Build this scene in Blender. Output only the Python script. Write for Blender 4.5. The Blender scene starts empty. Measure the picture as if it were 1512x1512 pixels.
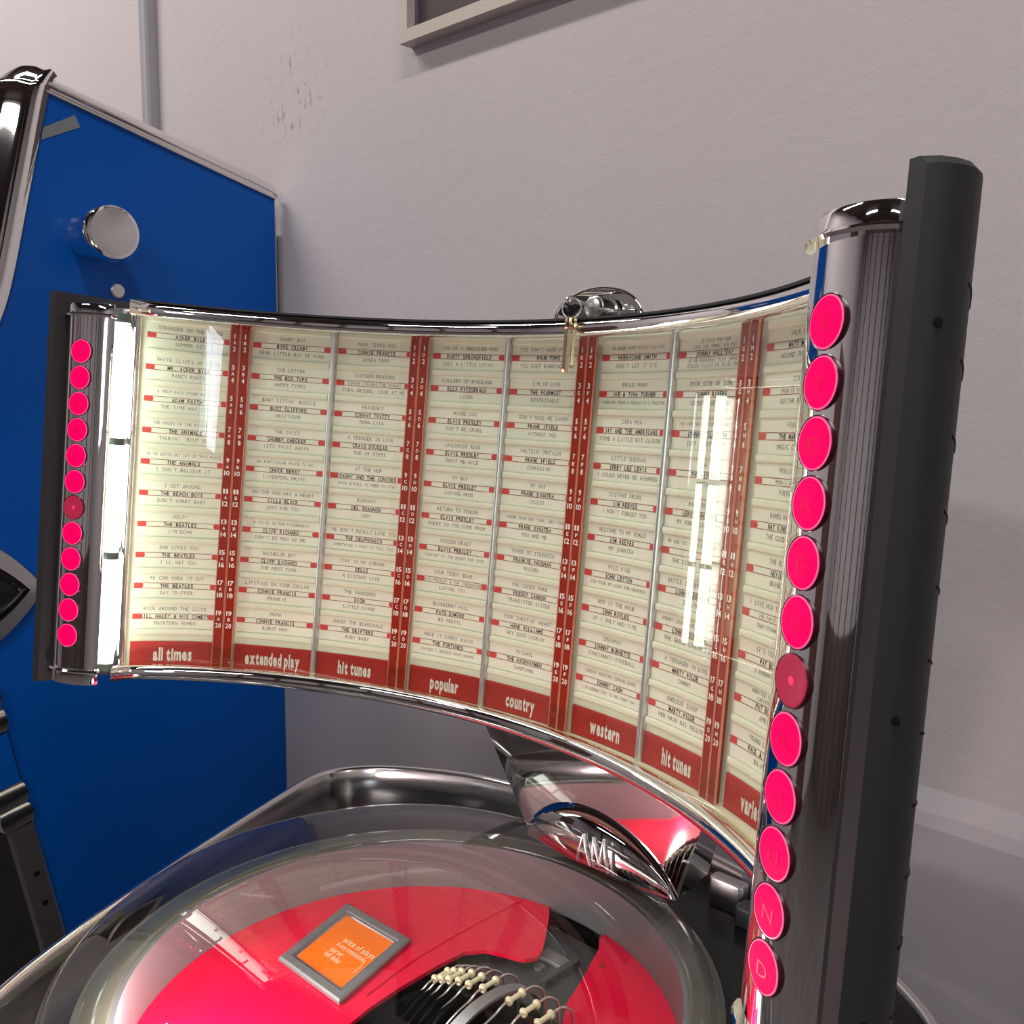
import bpy, bmesh, math, random
from math import sin, cos, pi, radians, sqrt, atan2
from mathutils import Vector, Matrix

random.seed(7)
SC = bpy.context.scene
COL = SC.collection
U = 0.028            # one title-strip row in metres
Z0 = 1.22            # height of the middle of the selector panel above the floor
R = 14.7123          # radius of the curved title board, in rows
TILT = radians(5.5)  # the selector panel leans back
CT, ST = cos(TILT), sin(TILT)


def W(x, y, z):
    """room position given in rows around the panel middle -> metres"""
    return Vector((x * U, y * U, z * U + Z0))


def PW(x, y, z):
    """position in the leaning panel's own axes -> metres"""
    return W(x, y * CT + z * ST, -y * ST + z * CT)


def PAN(s, z, p=0.0, bend=True):
    """arc length s along the board, height z, p towards the viewer (the board's two ends turn in a little)"""
    a = s / R
    if bend and abs(s) > 12.2:
        p += 0.045 * (abs(s) - 12.2) ** 2
    return PW((R - p) * sin(a), (R - p) * cos(a) - R, z)


# ------------------------------------------------------------------ camera
cam_d = bpy.data.cameras.new('camera')
cam_d.sensor_width = 36.0
cam_d.lens = 36.0 * 1408.62 / 1512.0
cam_d.clip_start = 0.02
cam_d.clip_end = 60
cam = bpy.data.objects.new('camera', cam_d)
COL.objects.link(cam)
CAM_M = [[0.7178147, -0.1001496, 0.6889936, 0.484406], [0.6961428, 0.087202, -0.7125876, -0.579241], [0.0112838, 0.9911437, 0.1323133, 1.324162], [0, 0, 0, 1]]
cam.matrix_world = Matrix(CAM_M)
SC.camera = cam

# ------------------------------------------------------------------ world, exposure
wd = bpy.data.worlds.new('room_air')
SC.world = wd
wd.use_nodes = True
bg = wd.node_tree.nodes['Background']
bg.inputs[0].default_value = (0.72, 0.76, 0.85, 1)
bg.inputs[1].default_value = 0.25
SC.view_settings.view_transform = 'Standard'
SC.view_settings.look = 'None'
SC.view_settings.gamma = 1.0
SC.view_settings.exposure = 0.0
SC.view_settings.use_curve_mapping = False


def area_light(name, loc, size, size_y, energy, color, aim):
    d = bpy.data.lights.new(name, 'AREA')
    d.shape = 'RECTANGLE'
    d.size = size
    d.size_y = size_y
    d.energy = energy
    d.color = color
    o = bpy.data.objects.new(name, d)
    COL.objects.link(o)
    o.location = loc
    o.rotation_euler = (Vector(aim) - Vector(loc)).to_track_quat('-Z', 'Y').to_euler()
    return o


# ceiling luminaires' light (their housings are built further down)
CEIL = 3.3
BATTENS = [(-1.75, -0.75, 0.0), (0.75, -0.70, 0.0), (-0.9, -2.7, 0.0), (1.6, -2.7, 0.0)]
for i, (bx_, by_, br_) in enumerate(BATTENS):
    area_light('batten_light', (bx_, by_, CEIL - 0.16), 1.25, 0.10, (34, 16, 30, 22)[i], (1.0, 0.95, 0.93), (bx_, by_, 0))
# daylight from an unseen right-hand window, added to put glare on the glass
area_light('window_daylight', (2.82, -2.95, 1.75), 0.8, 0.6, 9, (0.80, 0.88, 1.0), (-1.0, -1.2, 1.0))


# ------------------------------------------------------------------ materials
def mat(name, col, rough=0.5, metal=0.0, emit=None, estr=0.0, noise=None, bump=None, coat=0.0, spec=0.5, trans=0.0):
    m = bpy.data.materials.new(name)
    m.use_nodes = True
    nt = m.node_tree
    b = nt.nodes['Principled BSDF']
    b.inputs['Base Color'].default_value = (*col, 1)
    b.inputs['Roughness'].default_value = rough
    b.inputs['Metallic'].default_value = metal
    b.inputs['Specular IOR Level'].default_value = spec
    b.inputs['Coat Weight'].default_value = coat
    b.inputs['Coat Roughness'].default_value = 0.05
    if trans:
        b.inputs['Transmission Weight'].default_value = trans
    if emit:
        b.inputs['Emission Color'].default_value = (*emit, 1)
        b.inputs['Emission Strength'].default_value = estr
    tc = None
    if noise or bump:
        tc = nt.nodes.new('ShaderNodeTexCoord')
    if noise:                                  # (scale, second colour)
        n = nt.nodes.new('ShaderNodeTexNoise')
        n.inputs['Scale'].default_value = noise[0]
        n.inputs['Detail'].default_value = 6
        nt.links.new(tc.outputs['Object'], n.inputs['Vector'])
        rmp = nt.nodes.new('ShaderNodeValToRGB')
        rmp.color_ramp.elements[0].position = 0.35
        rmp.color_ramp.elements[1].position = 0.7
        rmp.color_ramp.elements[0].color = (*col, 1)
        rmp.color_ramp.elements[1].color = (*noise[1], 1)
        nt.links.new(n.outputs['Fac'], rmp.inputs['Fac'])
        nt.links.new(rmp.outputs['Color'], b.inputs['Base Color'])
    if bump:                                   # (scale, strength, distance)
        n2 = nt.nodes.new('ShaderNodeTexNoise')
        n2.inputs['Scale'].default_value = bump[0]
        n2.inputs['Detail'].default_value = 5
        nt.links.new(tc.outputs['Object'], n2.inputs['Vector'])
        bp = nt.nodes.new('ShaderNodeBump')
        bp.inputs['Strength'].default_value = bump[1]
        bp.inputs['Distance'].default_value = bump[2]
        nt.links.new(n2.outputs['Fac'], bp.inputs['Height'])
        nt.links.new(bp.outputs['Normal'], b.inputs['Normal'])
    return m


def sheet_glass(name, tint, ior=1.5, boost=1.0, rough=0.0):
    """thin clear pane: see-through straight on, mirror-like at grazing angles"""
    m = bpy.data.materials.new(name)
    m.use_nodes = True
    nt = m.node_tree
    nt.nodes.clear()
    out = nt.nodes.new('ShaderNodeOutputMaterial')
    tr = nt.nodes.new('ShaderNodeBsdfTransparent')
    tr.inputs['Color'].default_value = (*tint, 1)
    gl = nt.nodes.new('ShaderNodeBsdfGlossy')
    gl.inputs['Roughness'].default_value = rough
    gl.inputs['Color'].default_value = (1, 1, 1, 1)
    lw = nt.nodes.new('ShaderNodeLayerWeight')          # Schlick's curve, the same from both sides
    lw.inputs['Blend'].default_value = 0.5
    pw = nt.nodes.new('ShaderNodeMath')
    pw.operation = 'POWER'
    pw.inputs[1].default_value = 5.0
    nt.links.new(lw.outputs['Facing'], pw.inputs[0])
    mul = nt.nodes.new('ShaderNodeMath')
    mul.operation = 'MULTIPLY_ADD'
    mul.use_clamp = True
    f0 = ((ior - 1) / (ior + 1)) ** 2 * boost
    mul.inputs[1].default_value = 1 - f0
    mul.inputs[2].default_value = f0
    mx = nt.nodes.new('ShaderNodeMixShader')
    nt.links.new(pw.outputs[0], mul.inputs[0])
    nt.links.new(mul.outputs[0], mx.inputs[0])
    nt.links.new(tr.outputs[0], mx.inputs[1])
    nt.links.new(gl.outputs[0], mx.inputs[2])
    nt.links.new(mx.outputs[0], out.inputs['Surface'])
    return m


WALL_Y = 8 * U


def wall_material():
    m = mat('plaster_wall', (0.60, 0.545, 0.555), 0.62, spec=0.35)
    nt = m.node_tree
    b = nt.nodes['Principled BSDF']
    tc = nt.nodes.new('ShaderNodeTexCoord')
    big = nt.nodes.new('ShaderNodeTexNoise')
    big.inputs['Scale'].default_value = 1.6
    big.inputs['Detail'].default_value = 7
    nt.links.new(tc.outputs['Object'], big.inputs['Vector'])
    rmp = nt.nodes.new('ShaderNodeValToRGB')
    rmp.color_ramp.elements[0].position = 0.3
    rmp.color_ramp.elements[1].position = 0.75
    rmp.color_ramp.elements[0].color = (0.60, 0.54, 0.54, 1)
    rmp.color_ramp.elements[1].color = (0.66, 0.60, 0.60, 1)
    nt.links.new(big.outputs['Fac'], rmp.inputs['Fac'])
    nt.links.new(rmp.outputs['Color'], b.inputs['Base Color'])
    fine = nt.nodes.new('ShaderNodeTexNoise')
    fine.inputs['Scale'].default_value = 55
    fine.inputs['Detail'].default_value = 8
    fine.inputs['Roughness'].default_value = 0.65
    nt.links.new(tc.outputs['Object'], fine.inputs['Vector'])
    # a patch of scuffs and scratches left of the picture
    dist = nt.nodes.new('ShaderNodeVectorMath')
    dist.operation = 'DISTANCE'
    dist.inputs[1].default_value = (-0.735, WALL_Y, 1.735)
    nt.links.new(tc.outputs['Object'], dist.inputs[0])
    near = nt.nodes.new('ShaderNodeMapRange')
    near.inputs['From Min'].default_value = 0.10
    near.inputs['From Max'].default_value = 0.03
    nt.links.new(dist.outputs['Value'], near.inputs['Value'])
    mp = nt.nodes.new('ShaderNodeMapping')
    mp.inputs['Scale'].default_value = (170, 60, 60)
    nt.links.new(tc.outputs['Object'], mp.inputs['Vector'])
    sn = nt.nodes.new('ShaderNodeTexNoise')
    sn.inputs['Scale'].default_value = 1.0
    sn.inputs['Detail'].default_value = 6
    nt.links.new(mp.outputs['Vector'], sn.inputs['Vector'])
    th = nt.nodes.new('ShaderNodeMapRange')
    th.inputs['From Min'].default_value = 0.60
    th.inputs['From Max'].default_value = 0.68
    nt.links.new(sn.outputs['Fac'], th.inputs['Value'])
    mm = nt.nodes.new('ShaderNodeMath')
    mm.operation = 'MULTIPLY'
    nt.links.new(near.outputs[0], mm.inputs[0])
    nt.links.new(th.outputs[0], mm.inputs[1])
    mx = nt.nodes.new('ShaderNodeMixRGB')
    mx.inputs[2].default_value = (0.30, 0.27, 0.27, 1)
    nt.links.new(mm.outputs[0], mx.inputs[0])
    nt.links.new(rmp.outputs['Color'], mx.inputs[1])
    nt.links.new(mx.outputs[0], b.inputs['Base Color'])
    # chipped, flaking spots
    chip = nt.nodes.new('ShaderNodeTexNoise')
    chip.inputs['Scale'].default_value = 9
    chip.inputs['Detail'].default_value = 9
    chip.inputs['Roughness'].default_value = 0.7
    nt.links.new(tc.outputs['Object'], chip.inputs['Vector'])
    cr = nt.nodes.new('ShaderNodeValToRGB')
    cr.color_ramp.elements[0].position = 0.66
    cr.color_ramp.elements[1].position = 0.72
    cr.color_ramp.elements[0].color = (0, 0, 0, 1)
    cr.color_ramp.elements[1].color = (1, 1, 1, 1)
    nt.links.new(chip.outputs['Fac'], cr.inputs['Fac'])
    add = nt.nodes.new('ShaderNodeMath')
    add.operation = 'ADD'
    nt.links.new(fine.outputs['Fac'], add.inputs[0])
    nt.links.new(cr.outputs['Color'], add.inputs[1])
    bp = nt.nodes.new('ShaderNodeBump')
    bp.inputs['Strength'].default_value = 0.4
    bp.inputs['Distance'].default_value = 0.0018
    nt.links.new(add.outputs[0], bp.inputs['Height'])
    nt.links.new(bp.outputs['Normal'], b.inputs['Normal'])
    return m


M = {}
M['wall'] = wall_material()
M['wall_low'] = mat('painted_plinth', (0.46, 0.42, 0.44), 0.6, noise=(3.0, (0.52, 0.47, 0.48)), bump=(60, 0.3, 0.001))
M['wall_side'] = mat('side_wall_paint', (0.46, 0.42, 0.43), 0.7, bump=(50, 0.3, 0.001))
M['wall_dark'] = mat('brown_boarding', (0.06, 0.045, 0.042), 0.6, noise=(5, (0.10, 0.075, 0.068)))
M['floor'] = mat('concrete_floor', (0.09, 0.08, 0.08), 0.45, noise=(4, (0.13, 0.12, 0.11)), bump=(30, 0.2, 0.001))
M['ceiling'] = mat('ceiling_boards', (0.050, 0.038, 0.034), 0.7, noise=(2, (0.075, 0.058, 0.05)))
M['beam'] = mat('dark_timber', (0.07, 0.04, 0.03), 0.5, noise=(8, (0.11, 0.06, 0.04)), bump=(20, 0.4, 0.002))
M['chrome'] = mat('chrome', (0.88, 0.86, 0.87), 0.035, 1.0)
M['chrome_smoked'] = mat('smoked_chrome', (0.50, 0.48, 0.48), 0.04, 1.0)
M['chrome_soft'] = mat('soft_chrome', (0.80, 0.78, 0.77), 0.16, 1.0)
M['alu'] = mat('satin_aluminium', (0.72, 0.72, 0.72), 0.32, 1.0)
M['bar_silver'] = mat('silver_bar', (0.70, 0.71, 0.72), 0.30, 0.85)
M['steel'] = mat('brushed_steel', (0.20, 0.215, 0.215), 0.42, 0.35, bump=(90, 0.12, 0.0006))
M['black'] = mat('black_textured', (0.028, 0.026, 0.028), 0.55, bump=(400, 0.25, 0.0003), spec=0.4)
M['black_gloss'] = mat('black_lacquer', (0.010, 0.011, 0.012), 0.22, spec=0.5)
M['black_dark'] = mat('black_void', (0.004, 0.004, 0.004), 0.7, spec=0.2)
M['cream'] = mat('cream_holder', (0.77, 0.78, 0.60), 0.38, spec=0.4)
M['card'] = mat('title_card', (0.80, 0.81, 0.655), 0.6, spec=0.3)
M['ink_grey'] = mat('typewriter_grey', (0.20, 0.195, 0.175), 0.8, spec=0.1)
M['ink_black'] = mat('typewriter_black', (0.02, 0.02, 0.02), 0.8, spec=0.1)
M['rule_red'] = mat('card_rule', (0.32, 0.06, 0.035), 0.7, spec=0.2)
M['tab_red'] = mat('card_tab', (0.62, 0.075, 0.065), 0.6, spec=0.2)
M['head_red'] = mat('heading_red', (0.46, 0.030, 0.020), 0.45, spec=0.4)
M['head_ink'] = mat('heading_lettering', (0.86, 0.80, 0.72), 0.6)
M['number_red'] = mat('number_strip_red', (0.30, 0.022, 0.008), 0.22, spec=0.6)
M['number_edge'] = mat('number_strip_edge', (0.72, 0.26, 0.16), 0.25)
M['number_ink'] = mat('number_ink', (0.90, 0.86, 0.80), 0.5)
M['tube'] = mat('fluorescent_tube', (1, 1, 1), 0.3, emit=(0.88, 1.0, 0.88), estr=9.0)
M['tube_clip'] = mat('tube_clip', (0.10, 0.14, 0.11), 0.4)
M['lit_button'] = mat('lit_magenta', (0.15, 0.0, 0.02), 0.5, spec=0.04, emit=(1.0, 0.0, 0.115), estr=0.97)
M['lit_rim'] = mat('lit_rim', (0.5, 0.10, 0.2), 0.25, emit=(1.0, 0.10, 0.28), estr=0.85)
M['lit_letter'] = mat('lit_letter', (0.25, 0.0, 0.03), 0.35, spec=0.15, emit=(0.72, 0.0, 0.06), estr=0.9)
M['dim_button'] = mat('faint_glow_magenta', (0.50, 0.025, 0.075), 0.25, emit=(0.9, 0.02, 0.12), estr=0.12)  # unlit button, a faint glow put into its colour
M['dim_dot'] = mat('faint_glow_dot', (0.8, 0.05, 0.16), 0.3, emit=(1.0, 0.02, 0.16), estr=0.5)  # dot on the unlit button, its brightness is added glow
M['button_bezel'] = mat('button_bezel', (0.05, 0.002, 0.008), 0.3)
M['glass'] = sheet_glass('title_glass', (0.98, 1.0, 0.975), 1.5, 1.8)
M['dome_glass'] = sheet_glass('dome_glass', (0.985, 0.99, 0.98), 1.5, 1.0)
M['flange'] = mat('dome_flange_acrylic', (0.085, 0.09, 0.065), 0.10, spec=0.8, coat=0.3)
M['glass_edge'] = mat('glass_edge', (0.50, 0.52, 0.24), 0.5, spec=0.4)
M['red_tray'] = mat('red_tray', (0.80, 0.002, 0.045), 0.28, spec=0.5, bump=(6, 0.05, 0.002))
M['orange'] = mat('orange_plaque', (1.0, 0.20, 0.003), 0.35)
M['plaque_ink'] = mat('plaque_ink', (0.95, 0.72, 0.42), 0.5)
M['grey_metal'] = mat('grey_metal', (0.30, 0.31, 0.31), 0.42, 0.6)
M['gun'] = mat('gunmetal', (0.085, 0.092, 0.095), 0.4, 0.3)
M['vinyl'] = mat('vinyl', (0.008, 0.008, 0.009), 0.28)
M['record_label'] = mat('record_label', (0.32, 0.05, 0.04), 0.6)
M['wire'] = mat('rack_wire', (0.80, 0.79, 0.77), 0.22, 0.9)
M['bobbin'] = mat('cream_bobbin', (0.80, 0.74, 0.48), 0.45)
M['blue'] = mat('blue_lacquer', (0.0005, 0.098, 0.47), 0.30, spec=0.22)
M['grey_label'] = mat('grey_tape', (0.22, 0.24, 0.25), 0.5)
M['post'] = mat('dark_post', (0.070, 0.060, 0.058), 0.55, bump=(200, 0.2, 0.0005))
M['brass'] = mat('brass', (0.62, 0.50, 0.30), 0.28, 1.0)
M['nickel'] = mat('nickel', (0.62, 0.62, 0.58), 0.28, 1.0)
M['frame'] = mat('picture_frame_paint', (0.62, 0.53, 0.46), 0.45)
M['print'] = mat('dark_print', (0.060, 0.045, 0.043), 0.4, noise=(7, (0.045, 0.034, 0.035)))
M['print_edge'] = mat('print_edge', (0.12, 0.10, 0.17), 0.3)
M['conduit'] = mat('grey_trunking', (0.40, 0.39, 0.43), 0.4)
M['conduit_dark'] = mat('trunking_gap', (0.05, 0.04, 0.05), 0.6)
M['batten_body'] = mat('batten_body', (0.75, 0.75, 0.75), 0.4)
M['batten_tube'] = mat('batten_tube', (1, 1, 1), 0.4, emit=(1.0, 0.97, 0.93), estr=9.0)
M['daylight'] = mat('window_daylight_pane', (0.6, 0.7, 0.8), 0.3, emit=(0.62, 0.80, 1.0), estr=2.2)
M['window_frame'] = mat('window_frame_paint', (0.30, 0.24, 0.20), 0.5)
M['door'] = mat('door_paint', (0.10, 0.05, 0.04), 0.45)


# ------------------------------------------------------------------ mesh helper
class MB:
    def __init__(self):
        self.v, self.f, self.m, self.mats = [], [], [], []

    def mi(self, key):
        if key not in self.mats:
            self.mats.append(key)
        return self.mats.index(key)

    def add(self, verts, faces, key):
        o = len(self.v)
        self.v += [tuple(p) for p in verts]
        i = self.mi(key)
        for fc in faces:
            self.f.append(tuple(o + k for k in fc))
            self.m.append(i)

    def grid(self, rows, key, closed_u=False, closed_v=False):
        """rows: list of equally long point lists"""
        n, k = len(rows), len(rows[0])
        vs = [p for r in rows for p in r]
        fs = []
        for a in range(n if closed_u else n - 1):
            for b in range(k if closed_v else k - 1):
                a2, b2 = (a + 1) % n, (b + 1) % k
                fs.append((a * k + b, a2 * k + b, a2 * k + b2, a * k + b2))
        self.add(vs, fs, key)

    def sweep(self, sections, key, caps=True):
        """sections: list of closed outlines (same count) joined one after another"""
        self.grid(sections, key, closed_v=True)
        if caps:
            k = len(sections[0])
            self.add(sections[0], [tuple(range(k - 1, -1, -1))], key)
            self.add(sections[-1], [tuple(range(k))], key)

    def box(self, f, x0, x1, y0, y1, z0, z1, key, b=0.0):
        """f maps x,y,z to metres; b rounds the four long (z) edges a little"""
        if b <= 0:
            p = [(x0, y0), (x1, y0), (x1, y1), (x0, y1)]
            self.sweep([[f(x, y, z0) for x, y in p], [f(x, y, z1) for x, y in p]], key)
        else:
            def out(d):
                o = []
                for cx, cy, a0 in ((x1 - b, y0 + b, -90), (x1 - b, y1 - b, 0), (x0 + b, y1 - b, 90), (x0 + b, y0 + b, 180)):
                    for t in (0, 30, 60, 90):
                        a = radians(a0 + t)
                        o.append((cx + (b - d) * cos(a), cy + (b - d) * sin(a)))
                return o
            secs = []
            for d, z in ((b * 0.6, z0), (b * 0.15, z0 + b * 0.25), (0, z0 + b * 0.7), (0, z1 - b * 0.7), (b * 0.15, z1 - b * 0.25), (b * 0.6, z1)):
                secs.append([f(x, y, z) for x, y in out(d)])
            self.sweep(secs, key)

    def cbox(self, s0, s1, z0, z1, p0, p1, key, ns=None, b=0.0, bend=True):
        """box bent to the board: arc s0..s1, height z0..z1, thickness p0..p1"""
        ns = ns or max(1, int(abs(s1 - s0) / 0.45) + 1)
        if b:
            prof = [(p0, z0), (p1 - b, z0), (p1 - 0.3 * b, z0 + 0.3 * b), (p1, z0 + b), (p1, z1 - b), (p1 - 0.3 * b, z1 - 0.3 * b), (p1 - b, z1), (p0, z1)]
        else:
            prof = [(p0, z0), (p1, z0), (p1, z1), (p0, z1)]
        self.sweep([[PAN(s0 + (s1 - s0) * i / ns, z, p, bend) for p, z in prof] for i in range(ns + 1)], key)

    def tube(self, pts, r, key, n=8, closed=False):
        pts = [Vector(p) for p in pts]
        rings = []
        N = len(pts)
        prev = None
        for i in range(N):
            if closed:
                t = pts[(i + 1) % N] - pts[i - 1]
            else:
                t = pts[min(i + 1, N - 1)] - pts[max(i - 1, 0)]
            t.normalize()
            if prev is None:
                a = Vector((0, 0, 1)) if abs(t.z) < 0.9 else Vector((1, 0, 0))
                u = t.cross(a).normalized()
            else:
                u = (prev - t * prev.dot(t)).normalized()
            prev = u
            w = t.cross(u)
            rings.append([pts[i] + (u * cos(2 * pi * k / n) + w * sin(2 * pi * k / n)) * r for k in range(n)])
        if closed:
            self.grid(rings, key, closed_u=True, closed_v=True)
        else:
            self.sweep(rings, key)

    def lathe(self, c, axis, prof, key, n=32, keys=None):
        """prof: list of (radius, along axis) in metres"""
        ax = Vector(axis).normalized()
        a = Vector((0, 0, 1)) if abs(ax.z) < 0.9 else Vector((1, 0, 0))
        u = ax.cross(a).normalized()
        w = ax.cross(u)
        c = Vector(c)
        rings = [[c + ax * h + (u * cos(2 * pi * k / n) + w * sin(2 * pi * k / n)) * r for k in range(n)] for r, h in prof]
        for i in range(len(rings) - 1):
            self.grid(rings[i:i + 2], keys[i] if keys else key, closed_v=True)
        if prof[0][0] > 1e-6:
            self.add(rings[0], [tuple(range(n - 1, -1, -1))], keys[0] if keys else key)
        if prof[-1][0] > 1e-6:
            self.add(rings[-1], [tuple(range(n))], keys[-1] if keys else key)

    def text(self, s, f, x, z, h, key, adv=None, width=None, bold=False, align='c', sx=1.0):
        """lettering; f(x,z) gives the point; fixed advance (typewriter) or total width"""
        gl = [glyph(c, bold) for c in s]
        items = []
        if adv:
            tot = adv * len(s)
            x0 = x - tot / 2 if align == 'c' else x
            for i, g in enumerate(gl):
                if g[0]:
                    k = h
                    gx = min(h * sx, adv * 0.86 / max(g[2] - g[1], 1e-3)) if (g[2] - g[1]) > 0.3 else h * sx
                    items.append((g, x0 + adv * (i + 0.5) - (g[1] + g[2]) / 2 * gx, gx, k))
        else:
            raw = sum(g[3] for g in gl)
            gx = width / raw
            xx = x - width / 2 if align == 'c' else x
            for g in gl:
                if g[0]:
                    items.append((g, xx, gx, h))
                xx += g[3] * gx
        for g, gx0, kx, kz in items:
            self.add([f(gx0 + vx * kx, z + (vz - 0.5) * kz) for vx, vz in g[0]], g[4], key)

    def build(self, name, parent=None, smooth=35, origin=None):
        me = bpy.data.meshes.new(name)
        o0 = Vector(origin) if origin is not None else (Vector(parent.matrix_world.translation) if parent else Vector((0, 0, 0)))
        me.from_pydata([tuple(Vector(p) - o0) for p in self.v], [], self.f)
        for k in self.mats:
            me.materials.append(M[k])
        me.polygons.foreach_set('material_index', self.m)
        bm = bmesh.new()
        bm.from_mesh(me)
        bmesh.ops.remove_doubles(bm, verts=bm.verts, dist=1e-6)
        bmesh.ops.recalc_face_normals(bm, faces=bm.faces)
        bm.to_mesh(me)
        bm.free()
        if smooth:
            me.polygons.foreach_set('use_smooth', [True] * len(me.polygons))
            me.set_sharp_from_angle(angle=radians(smooth))
        me.update()
        o = bpy.data.objects.new(name, me)
        COL.objects.link(o)
        o.location = o0
        if parent:
            o.parent = parent
            o.location = o0 - Vector(parent.matrix_world.translation)
            o.matrix_world = Matrix.Translation(o0)
        return o


_GL = {}


def glyph(ch, bold=False):
    """outline of one built-in font letter: verts, x-min, x-max, advance, faces (cap height = 1)"""
    k = (ch, bold)
    if k in _GL:
        return _GL[k]
    if ch == ' ':
        _GL[k] = ([], 0, 0, 0.36, [])
        return _GL[k]
    cu = bpy.data.curves.new('letter', 'FONT')
    cu.body = ch
    cu.resolution_u = 2
    cu.offset = 0.045 if bold == 2 else (0.022 if bold else 0.0)
    ob = bpy.data.objects.new('letter', cu)
    COL.objects.link(ob)
    bpy.context.view_layer.update()
    me = ob.evaluated_get(bpy.context.evaluated_depsgraph_get()).to_mesh()
    vs = [(v.co.x / 0.70, v.co.y / 0.70) for v in me.vertices]
    fs = [tuple(p.vertices) for p in me.polygons]
    ob.to_mesh_clear()
    bpy.data.objects.remove(ob)
    bpy.data.curves.remove(cu)
    xs = [v[0] for v in vs]
    _GL[k] = (vs, min(xs), max(xs), (max(xs) - min(xs)) + (0.13 if not bold else 0.10), fs)
    mn = min(xs)
    _GL[k] = ([(a - mn, b) for a, b in vs], 0.0, max(xs) - mn, (max(xs) - mn) + 0.12, fs)
    return _GL[k]


def empty(name, loc, label, cat, group=None):
    o = bpy.data.objects.new(name, None)
    COL.objects.link(o)
    o.empty_display_size = 0.05
    o.location = loc
    o.matrix_world = Matrix.Translation(Vector(loc))
    o['label'] = label
    o['category'] = cat
    if group:
        o['group'] = group
    return o


def structure(o):
    o['kind'] = 'structure'
    return o


def Mt(x, y, z):
    return Vector((x, y, z))


def catmull(pts, per=6):
    out = []
    P = [Vector(p) for p in pts]
    for i in range(len(P) - 1):
        p0, p1, p2, p3 = P[max(i - 1, 0)], P[i], P[i + 1], P[min(i + 2, len(P) - 1)]
        for k in range(per):
            t = k / per
            out.append(0.5 * ((2 * p1) + (p2 - p0) * t + (2 * p0 - 5 * p1 + 4 * p2 - p3) * t * t + (3 * p1 - p0 - 3 * p2 + p3) * t ** 3))
    out.append(P[-1])
    return out


def resample(pts, n):
    P = [Vector(p) for p in pts]
    d = [0]
    for a, b in zip(P, P[1:]):
        d.append(d[-1] + (b - a).length)
    out, j = [], 0
    for i in range(n):
        t = d[-1] * i / (n - 1)
        while j < len(P) - 2 and d[j + 1] < t:
            j += 1
        k = (t - d[j]) / max(d[j + 1] - d[j], 1e-9)
        out.append(P[j].lerp(P[j + 1], k))
    return out


# ================================================================== the room
WY = 8 * U                                    # face of the back wall
XL, XR, YF = -2.9, 2.9, -5.0
b = MB(); b.box(Mt, XL - 0.15, XR + 0.15, WY, WY + 0.15, 0, CEIL, 'wall'); structure(b.build('wall_back', smooth=0))
b = MB(); b.box(Mt, XL - 0.15, XL, YF, WY, 0, CEIL, 'wall_side'); structure(b.build('wall_left', smooth=0))
b = MB(); b.box(Mt, XR, XR + 0.15, YF, WY, 0, CEIL, 'wall_side'); structure(b.build('wall_right', smooth=0))
b = MB()
b.box(Mt, XL, XR, YF - 0.15, YF, 0.95, CEIL, 'wall_side')
b.box(Mt, XL, XR, YF - 0.15, YF, 0, 0.95, 'wall_dark')
structure(b.build('wall_front', smooth=0))
for i, x in enumerate((-2.2, -1.1, -0.15, 0.75, 1.6, 2.4)):
    b = MB(); b.box(Mt, x, x + 0.09, YF, YF + 0.08, 0, CEIL, 'beam'); structure(b.build('trim_%d' % (i + 6), smooth=0))
WIN = (-3.35, -2.55, 1.45, 2.05)  # unseen window, placed and sized so its reflection makes glare on the title glass
b = MB()
b.box(Mt, XR - 0.012, XR - 0.002, WIN[0], WIN[1], WIN[2], WIN[3], 'daylight')
for y in (WIN[0], (WIN[0] + WIN[1]) / 2 - 0.02, WIN[1] - 0.04):
    b.box(Mt, XR - 0.05, XR, y, y + 0.04, WIN[2], WIN[3], 'window_frame')
for z in (WIN[2], WIN[3] - 0.04):
    b.box(Mt, XR - 0.045, XR, WIN[0], WIN[1], z, z + 0.04, 'window_frame')
structure(b.build('window_1', smooth=0))
b = MB(); b.box(Mt, XL, XR, YF, WY, -0.1, 0, 'floor'); structure(b.build('floor', smooth=0))
b = MB(); b.box(Mt, XL, XR, YF, WY, CEIL, CEIL + 0.1, 'ceiling'); structure(b.build('ceiling', smooth=0))
for i in range(4):
    b = MB()
    y = -0.55 - i * 1.15
    b.box(Mt, XL, XR, y, y + 0.10, CEIL - 0.13, CEIL, 'beam')
    structure(b.build('trim_%d' % (i + 2), smooth=0))
b = MB(); b.box(Mt, XL, XL + 0.03, -3.2, -2.3, 0, 2.05, 'door'); structure(b.build('door_1', smooth=0))
# plinth of the wall: a thicker lower part with a ledge
b = MB()
zl = -8.25 * U + Z0
b.sweep([[Mt(x, WY, 0), Mt(x, WY - 0.011, 0), Mt(x, WY - 0.011, zl - 0.030), Mt(x, WY - 0.008, zl - 0.018), Mt(x, WY, zl)] for x in (XL, XR)], 'wall_low')
structure(b.build('trim_1', smooth=0))

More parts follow.
